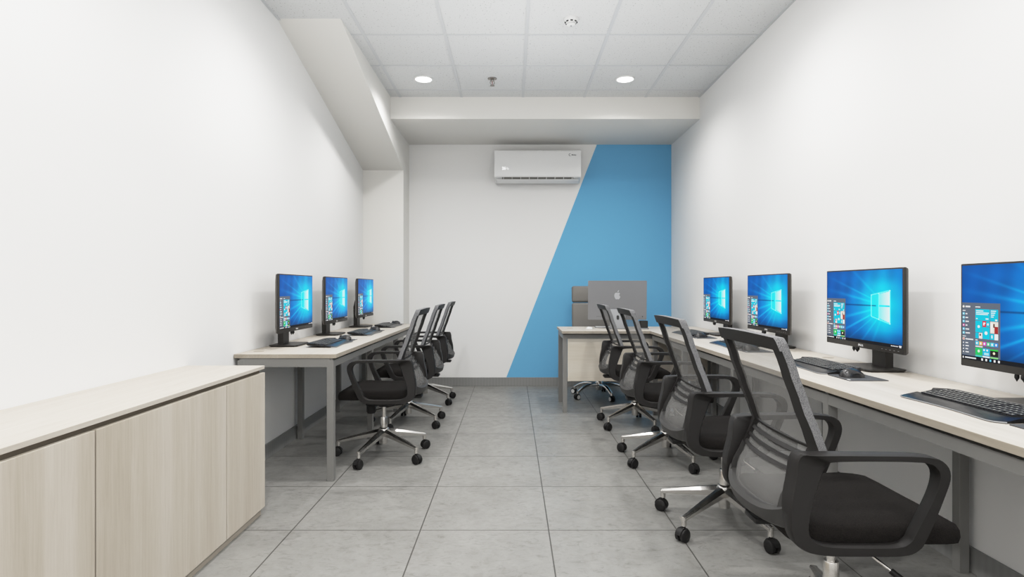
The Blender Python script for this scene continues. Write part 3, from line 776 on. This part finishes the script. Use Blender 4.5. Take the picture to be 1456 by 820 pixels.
def make_monitor(name, label, group):
    t = thing(name, label, 'monitor', group=group)
    bm = B_()
    # casing: front slab + tapered back shell
    b2(bm, SX, SX+0.014, -MW/2, MW/2, MZ0, MZ1, 0.003, 0)
    w, z0, z1 = MW/2, MZ0, MZ1
    def ring(x, i): return [(x, a, b) for a, b in rrect(-w+i, w-i, z0+i, z1-i, 0.008+i*0.1)]
    loft(bm, [ring(SX+0.012, 0.001), ring(SX+0.022, 0.003), ring(SX+0.036, 0.03), ring(SX+0.046, 0.10)], mi=1)
    obj('casing', bm, [MONP, MONSIDE], t, smooth=40)
    me = screen_mesh(); so = bpy.data.objects.new('screen', me); C.objects.link(so); so.parent = t
    for fn in (start_menu, taskbar):
        m2 = fn(); o2 = bpy.data.objects.new(m2.name, m2); C.objects.link(o2); o2.parent = so
    bm = B_()
    M = Matrix(((0,0,-1,SX-0.0004),(-1,0,0,-0.0),(0,1,0,MZ0+0.013),(0,0,0,1)))
    text_bm(bm, 'D', 0.013, M @ Matrix.Translation((-0.0165,0,0)), bold=True)
    text_bm(bm, 'E', 0.013, M @ Matrix.Translation((-0.0055,0,0)) @ Matrix.Rotation(0.6,4,'Z'), bold=True)
    text_bm(bm, 'L', 0.013, M @ Matrix.Translation((0.0055,0,0)), bold=True); text_bm(bm, 'L', 0.013, M @ Matrix.Translation((0.0145,0,0)), bold=True)
    obj('logo', bm, WLOGO, t)
    bm = B_()
    for k in range(5): b2(bm, SX-0.0012, SX, -0.16-k*0.028-0.004, -0.16-k*0.028+0.004, MZ0+0.0115, MZ0+0.0135)
    obj('buttons', bm, ALU, t)
    # two small clips hanging under the bezel
    bm = B_()
    for y, r in ((0.075, 0.007), (0.046, 0.010)):
        lathe(bm, [(r*0.8,0.0),(r,-0.006),(r,-0.013),(r*0.45,-0.020),(r*0.15,-0.025)], 14, M=Matrix.Translation((SX+0.010, y, MZ0+0.001)))
    obj('cable_clips', bm, BLACKP, t, smooth=True)
    bm = B_()
    ns = [(0.026,0.009),(0.062,0.009),(0.064,0.20),(0.050,0.262),(0.010,0.285),(-0.008,0.27),(-0.008,0.20),(0.026,0.17)]
    extr(bm, ns, 'y', -0.062, 0.040); obj('stand_neck', bm, MONP, t)
    bm = B_()
    bt = [(-0.095,-0.10),(-0.080,-0.128),(0.075,-0.128),(0.090,-0.113),(0.090,0.113),(0.075,0.128),(-0.080,0.128),(-0.095,0.10)]
    bb = [(a*0.93, b*0.95) for a, b in bt]
    loft(bm, [[(a,b,0.0) for a,b in bb], [(a,b,0.007) for a,b in bt], [(a,b,0.011) for a,b in bt], [(a*0.98,b*0.98,0.0125) for a,b in bt]])
    obj('stand_base', bm, MONP, t)
    return t
MG = 'monitors with a blue desktop picture on the wall desks'
mon0 = make_monitor('computer_monitor', 'black monitor cut off by the right edge of the picture', MG)
mon0.location = (1.722, 1.872, ZD+0.0005)
for (x, y, rz, lab) in (
    (1.722, 2.80, 0, 'second nearest black monitor on the right desk, shown whole with its stand'),
    (1.722, 3.845, 0, 'third monitor on the right desk, behind the second mesh chair'),
    (1.722, 4.80, 0, 'farthest monitor on the right desk, nearest the blue wall'),
    (-1.503, 3.95, PI, 'nearest black monitor on the left desk, in front of the white wall'),
    (-1.503, 4.855, PI, 'middle black monitor of the three on the left desk'),
    (-1.503, 5.82, PI, 'farthest black monitor on the left desk, nearest the pillar')):
    c = copy_tree(mon0); c.location = (x, y, ZD+0.0005); c.rotation_euler = (0,0,rz); c['label'] = lab

# ------------------------------------------------------------------ keyboard, mouse, pad (user at -x)
def make_keyboard(label, group):
    t = thing('keyboard', label, 'keyboard', group=group)
    bm = B_()
    n = 26; secs = []
    for i in range(n+1):
        u = i/n; y = -0.218+0.436*u
        e = abs(2*u-1); xb = 0.094-0.05*max(0,(e-0.86)/0.14)**2; xf = -0.098+0.006*math.cos(PI*(2*u-1))+0.030*max(0,(e-0.86)/0.14)**2
        zf, zb = 0.004, 0.026
        dip = 0.004*(1-e*e)
        secs.append([(xf,y,0.0015),(xf-0.001,y,0.006),(xf+0.045,y,0.016-dip*0.3),(xf+0.056,y,0.013),(xb-0.022,y,0.022),(xb-0.016,y,0.029),(xb,y,0.028),(xb+0.002,y,0.018),(xb-0.004,y,0.012)])
    loft(bm, secs); obj('body', bm, KBODY, t, smooth=50)
    bm = B_()
    pts = []
    for i in range(n+1):
        u = i/n; y = -0.219+0.438*u; e = abs(2*u-1)
        pts.append((-0.099+0.006*math.cos(PI*(2*u-1))+0.030*max(0,(e-0.86)/0.14)**2, y, 0.003))
    tube(bm, pts, 0.0025, 6); obj('silver_rim', bm, ALUL, t, smooth=True)
    bm = B_()
    for r in range(6):
        x = 0.068-r*0.0187; z = 0.0245-r*0.0018
        y = 0.192; k = 0
        while y > -0.196:
            wk = 0.0165
            if r == 5 and k == 3: wk = 0.085
            gap = 0.0025 if k not in (13,) else 0.010
            if r == 0: gap += 0.0015
            if -0.196 < y-wk/2:
                b2(bm, x-0.0075, x+0.0075, y-wk, y, z-0.006, z+0.004, 0.001)
                for (a, b, c) in ((0.0, 0.35, 0.0018),):
                    yy = y-wk/2
                    vs = [bm.verts.new(p) for p in ((x-0.001,yy-0.003,z+0.0042),(x+0.0045,yy-0.003,z+0.0042),(x+0.0045,yy+0.0022,z+0.0042),(x-0.001,yy+0.0022,z+0.0042))]
                    f = bm.faces.new(vs); f.material_index = 1
            y -= wk+gap; k += 1
    obj('keys', bm, [KEYM, KEYL], t)
    return t
def make_mouse(label, group):
    t = thing('computer_mouse', label, 'mouse', group=group)
    bm = B_(); secs = []; n = 16
    for i in range(1, n):
        u = i/n; x = -0.053+0.106*u
        hh = 0.037*(math.sin(PI*u**0.85)**0.55); ww = 0.033*(math.sin(PI*u)**0.42)*(1-0.10*math.cos(2*PI*(u-0.5)))
        secs.append([(x, ww*math.cos(a)*(1.0 if math.sin(a) < .3 else 0.95), 0.001+hh*max(0, math.sin(a))**0.8) for a in [PI*k/12 for k in range(13)]])
    loft(bm, secs); obj('body', bm, MOUSEM, t, smooth=60)
    bm = B_(); lathe(bm, [(0.006,-0.004),(0.010,-0.003),(0.010,0.003),(0.006,0.004)], 18, M=Matrix.Translation((0.028,0,0.0265)) @ Matrix.Rotation(PI/2,4,'X')); obj('scroll_wheel', bm, BLACKP, t, smooth=True)
    bm = B_()
    for s in (1,-1): tube(bm, [(-0.015,s*0.0305,0.016),(0.0,s*0.0315,0.019),(0.015,s*0.0305,0.018)], 0.0025, 6)
    obj('side_buttons', bm, RINGP, t, smooth=True)
    return t
def make_pad(label, group):
    t = thing('mouse_pad', label, 'mouse pad', group=group)
    bm = B_(); extr(bm, rrect(-0.083,0.083,-0.086,0.086,0.006), 'z', 0.0, 0.003); obj('cloth', bm, PADM, t)
    bm = B_(); b2(bm, -0.078, -0.070, -0.076, -0.056, 0.0028, 0.0034); obj('label_patch', bm, WLOGO, t)
    return t
kb0 = make_keyboard('nearest black keyboard on the right desk, close to the picture edge', 'black keyboards')
mo0 = make_mouse('black mouse on the right desk, hidden just past the nearest keyboard', 'black computer mice')
pd0 = make_pad('dark mouse pad beside the nearest keyboard, at the right picture edge', 'dark mouse pads')
seats = [(1.485, 1.885, 0, None, None, None),
 (1.485, 2.835, 0, 'black keyboard in front of the second nearest right monitor', 'black mouse on the pad before the second nearest right monitor', 'dark mouse pad under the mouse before the second nearest right monitor'),
 (1.485, 3.905, 0, 'black keyboard seen beside and through the second right mesh chair', 'black mouse seen through the mesh of the nearest right chair back', 'dark mouse pad seen through the mesh of the nearest right chair back'),
 (1.485, 4.86, 0, 'farthest black keyboard on the right desk', 'black mouse on the farthest pad of the right desk', 'farthest dark mouse pad on the right desk'),
 (-1.245, 4.00, PI, 'nearest black keyboard on the left desk', 'nearest black mouse on the left desk', 'nearest dark mouse pad on the left desk'),
 (-1.245, 4.94, PI, 'middle black keyboard of the three on the left desk', 'middle black mouse of the three on the left desk', 'middle dark mouse pad of the three on the left desk'),
 (-1.245, 5.88, PI, 'farthest black keyboard on the left desk', 'farthest black mouse on the left desk, near the pillar', 'farthest dark mouse pad on the left desk, near the pillar')]
for i, (x, y, rz, lk, lm, lp) in enumerate(seats):
    s = 1 if rz == 0 else -1
    for src, dx, dy, dz, lab in ((kb0, 0.0, 0, 0, lk), (mo0, -0.015, -0.305, 0.003, lm), (pd0, 0.0, -0.318, 0, lp)):
        o = src if i == 0 else copy_tree(src)
        o.location = (x+s*dx, y+s*dy, ZD+dz+0.0003); o.rotation_euler = (0,0,rz)
        if lab: o['label'] = lab

# ------------------------------------------------------------------ all-in-one computer on the corner desk (its back faces the room)
t = thing('desktop_computer', 'thin grey all-in-one computer showing its back on the corner desk', 'computer', (1.0, 5.56, ZD), math.radians(-3))
tilt = Matrix.Translation((0,0,0.27)) @ Matrix.Rotation(math.radians(4), 4, 'X')
bm = B_()
V = extr(bm, rrect(-0.276,0.276,-0.186,0.186,0.008), 'y', -0.006, 0.006)
bmesh.ops.transform(bm, matrix=tilt, verts=bm.verts)
obj('display_housing', bm, ALU, t, smooth=40)
bm = B_(); extr(bm, rrect(-0.268,0.268,-0.13,0.178,0.003), 'y', 0.006, 0.0066); bmesh.ops.transform(bm, matrix=tilt, verts=bm.verts); obj('screen', bm, KBODY, t)
bm = B_()   # fruit emblem with a bite
apple = [(0.0,0.62),(0.16,0.70),(0.36,0.70),(0.54,0.60),(0.64,0.46)]
bite = [(0.52,0.34),(0.46,0.16),(0.50,-0.04),(0.64,-0.20),(0.72,-0.24)]
rest = [(0.64,-0.48),(0.48,-0.76),(0.32,-0.92),(0.16,-0.92),(0.0,-0.86),(-0.16,-0.92),(-0.32,-0.92),(-0.50,-0.72),(-0.66,-0.40),(-0.74,-0.02),(-0.68,0.34),(-0.52,0.60),(-0.34,0.70),(-0.16,0.69)]
sc = 0.039
# seen from behind the emblem reads the right way round for a viewer in front (-y)
ol = catmull([(a*sc, b*sc) for a, b in apple], 4, False) + catmull([(a*sc, b*sc) for a, b in bite], 4, False) + catmull([(a*sc, b*sc) for a, b in rest], 4, False)
extr(bm, ol, 'y', -0.0066, -0.0058)
leaf = catmull([(0.02*sc,0.80*sc),(0.06*sc,1.02*sc),(0.20*sc,1.22*sc),(0.38*sc,1.32*sc),(0.36*sc,1.10*sc),(0.22*sc,0.90*sc)], 4)
extr(bm, leaf, 'y', -0.0066, -0.0058)
bmesh.ops.transform(bm, matrix=tilt @ Matrix.Translation((0.0, 0, 0.045)), verts=bm.verts)
obj('fruit_emblem', bm, LOGOG, t)
bm = B_()
def strip(z, y, w): return [(-w,y,z),(w,y,z),(w,y+0.006,z),(-w,y+0.006,z)]
loft(bm, [strip(0.185,-0.016,0.068), strip(0.16,-0.030,0.069), strip(0.05,-0.062,0.075), strip(0.008,-0.075,0.079), strip(0.001,-0.075,0.079)])
b2(bm, -0.079, 0.079, -0.075, 0.075, 0.0005, 0.006, 0.001)
st = obj('stand', bm, ALUL, t, smooth=40)
bm = B_(); extr(bm, rrect(-0.012,0.012,-0.021,0.021,0.011), 'y', -0.0015, 0.0015)
bmesh.ops.transform(bm, matrix=Matrix.Translation((0.0,-0.0475,0.108)) @ Matrix.Rotation(math.radians(-16),4,'X'), verts=bm.verts); obj('cable_hole', bm, BLACKH, st)
bm = B_()
for k in range(4): cyl(bm, (-0.19+k*0.014,-0.0074,-0.155), (-0.19+k*0.014,-0.005,-0.155), 0.0025, n=10)
cyl(bm, (0.238,-0.0074,-0.155), (0.238,-0.005,-0.155), 0.005, n=14)
bmesh.ops.transform(bm, matrix=tilt, verts=bm.verts); obj('ports', bm, BLACKH, t)

o = thing('desk_speaker', 'small dark grey speaker cube under the right corner of the all-in-one computer', 'speaker', (1.235, 5.497, ZD))
bm = B_(); b2(bm, -0.036, 0.036, -0.03, 0.03, 0.012, 0.080, 0.004); obj('body', bm, FRAMEP, o)
bm = B_()
for k in range(5): b2(bm, -0.028, 0.028, -0.0312, -0.029, 0.022+k*0.013, 0.028+k*0.013)
obj('grille', bm, RINGP, o)
bm = B_(); b2(bm, -0.040, 0.044, -0.036, 0.036, 0.0, 0.013, 0.002); obj('base', bm, ALUL, o)
o = thing('white_mouse', 'small rounded white mouse on the corner desk beside the computer', 'mouse', (0.728, 5.50, ZD+0.0003))
bm = B_(); secs = []
for i in range(1, 12):
    u = i/12; y = -0.05+0.10*u; hh = 0.021*math.sin(PI*u)**0.5; ww = 0.030*math.sin(PI*u)**0.35
    secs.append([(ww*math.cos(a), y, 0.001+hh*max(0,math.sin(a))**0.7) for a in [PI*k/12 for k in range(13)]])
loft(bm, secs); obj('body', bm, WPLAS, o, smooth=60)
o = thing('white_keyboard', 'slim white keyboard lying on the corner desk behind the computer', 'keyboard', (0.95, 5.70, ZD+0.0003))
bm = B_(); b2(bm, -0.14, 0.14, -0.055, 0.055, 0, 0.008, 0.003); obj('body', bm, ALUL, o)
bm = B_()
for r in range(5):
    for k in range(14): b2(bm, -0.134+k*0.0192, -0.134+k*0.0192+0.0165, -0.050+r*0.0205, -0.050+r*0.0205+0.0175, 0.0078, 0.0105)
obj('keys', bm, WPLAS, o)

# ------------------------------------------------------------------ executive chair behind the corner desk (faces -y)
t = thing('executive_chair', 'grey high-back executive chair on chrome star base behind the corner desk', 'chair', (0.905, 6.10, 0), -PI/2)
bm = B_(); lathe(bm, [(0.030,0.07),(0.034,0.075),(0.036,0.15),(0.028,0.17),(0.022,0.175)], 28); obj('hub', bm, CHROME, t, smooth=True)
for k in range(5):
    bm = B_(); secs = []
    for i in range(9):
        u = i/8; x = 0.02+0.275*u; zc = 0.125+0.012*math.sin(PI*u)-0.055*u**3; w = 0.026-0.008*u; d = 0.020-0.004*u
        secs.append([(x, w*math.cos(a), zc+d*math.sin(a)*(0.8)) for a in [2*PI*j/10 for j in range(10)]])
    loft(bm, secs); cyl(bm, (0.292,0,0.05), (0.292,0,0.088), 0.016, 0.012, n=14)
    lg = obj('leg', bm, CHROME, t, smooth=50, rot=(0,0,2*PI*k/5+0.30))
    caster(lg, 0.292, white=True)
bm = B_(); cyl(bm, (0,0,0.17), (0,0,0.40), 0.024, n=24); obj('gas_lift', bm, CHROME, t, smooth=True)
bm = B_(); box(bm, (0,0,0.402), (0.26,0.20,0.04), 0.01); box(bm, (-0.20,0,0.415), (0.22,0.08,0.025), 0.008); obj('tilt_mechanism', bm, BLACKP, t, smooth=True)
bm = B_(); box(bm, (0.02,0,0.465), (0.50,0.50,0.09), 0.03, seg=4); obj('seat', bm, LEATHER, t, smooth=True)
rec = Matrix.Translation((-0.26,0,0.44)) @ Matrix.Rotation(math.radians(-5), 4, 'Y')
bm = B_(); box(bm, (0,0,0.265), (0.07,0.50,0.53), 0.022, 0, rec, seg=4); obj('backrest', bm, LEATHER, t, smooth=True)
bm = B_(); box(bm, (0,0,0.625), (0.075,0.50,0.178), 0.022, 0, rec, seg=4); obj('headrest', bm, LEATHER, t, smooth=True)
for s in (-1, 1):
    bm = B_(); tube(bm, catmull([(-0.24,s*0.275,0.62),(-0.05,s*0.28,0.64),(0.14,s*0.28,0.64),(0.20,s*0.28,0.58),(0.14,s*0.275,0.48),(0.0,s*0.26,0.425),(-0.02,s*0.10,0.405)], 5, False), 0.014, 10)
    a = obj('armrest', bm, CHROME, t, smooth=True)
    bm = B_(); box(bm, (0.02,s*0.28,0.66), (0.24,0.05,0.025), 0.01, seg=3); obj('arm_pad', bm, LEATHER, a, smooth=True)

# ------------------------------------------------------------------ lights
def spot(x, y, power, z=H-0.03, angle=150, blend=0.6, r=0.06, col=(1.0,0.985,0.96)):
    l = bpy.data.lights.new('downlight_beam', 'SPOT'); l.energy = power; l.spot_size = math.radians(angle); l.spot_blend = blend
    l.shadow_soft_size = r; l.color = col
    o = bpy.data.objects.new('downlight_beam', l); C.objects.link(o); o.location = (x, y, z)
def area(name, loc, rot, sx, sy, power, col=(1,1,1)):
    l = bpy.data.lights.new(name, 'AREA'); l.shape = 'RECTANGLE'; l.size = sx; l.size_y = sy; l.energy = power; l.color = col
    o = bpy.data.objects.new(name, l); C.objects.link(o); o.location = loc; o.rotation_euler = rot
for y in (5.225, 3.42, 1.62, -0.2):
    for x in (-0.79, 1.01): spot(x, y, 78, angle=156, blend=0.85, r=0.05)
area('ceiling_fill', (0.1, 1.6, H-0.06), (0,0,0), 2.6, 5.5, 48)
area('rear_fill', (0.1, -1.45, 2.3), (math.radians(80),0,0), 3.2, 1.2, 30)
area('added_ceiling_wash', (0.1, 2.0, 1.75), (PI,0,0), 1.2, 5.5, 39)  # added upward lamp without a fixture, brightens the ceiling

w = bpy.data.worlds.new('world'); bpy.context.scene.world = w; w.use_nodes = True
w.node_tree.nodes['Background'].inputs[0].default_value = (0.8,0.85,0.9,1); w.node_tree.nodes['Background'].inputs[1].default_value = 0.3

# ------------------------------------------------------------------ camera
cd = bpy.data.cameras.new('camera'); cam = bpy.data.objects.new('camera', cd); C.objects.link(cam)
cam.location = (0, 0, 1.133); cam.rotation_euler = (PI/2, 0, 0)
cd.sensor_width = 36.0; cd.lens = 832/1456*36.0; cd.shift_y = -1.0/1456; cd.clip_start = 0.02
sc_ = bpy.context.scene; sc_.camera = cam
sc_.cycles.diffuse_bounces = 2
sc_.view_settings.view_transform = 'Standard'; sc_.view_settings.look = 'None'; sc_.view_settings.exposure = 0.0
vs_ = sc_.view_settings; vs_.use_curve_mapping = True
cm = vs_.curve_mapping; cm.use_clip = False
cm.white_level = (3.0, 3.0, 3.0)
cv_ = cm.curves[3]
def shoulder(x):
    # linear in the darks, gently rolled highlights
    return x*1.0 if x < 0.35 else 0.35 + 0.63*(1-math.exp(-(x-0.35)/0.63))
pts_ = [0.0, 0.04, 0.12, 0.25, 0.35, 0.5, 0.7, 0.95, 1.3, 1.8, 3.0]
cv_.points[0].location = (0, 0); cv_.points[-1].location = (1.0, shoulder(3.0))
for p in pts_[1:-1]: cv_.points.new(p/3.0, shoulder(p))
cm.update()
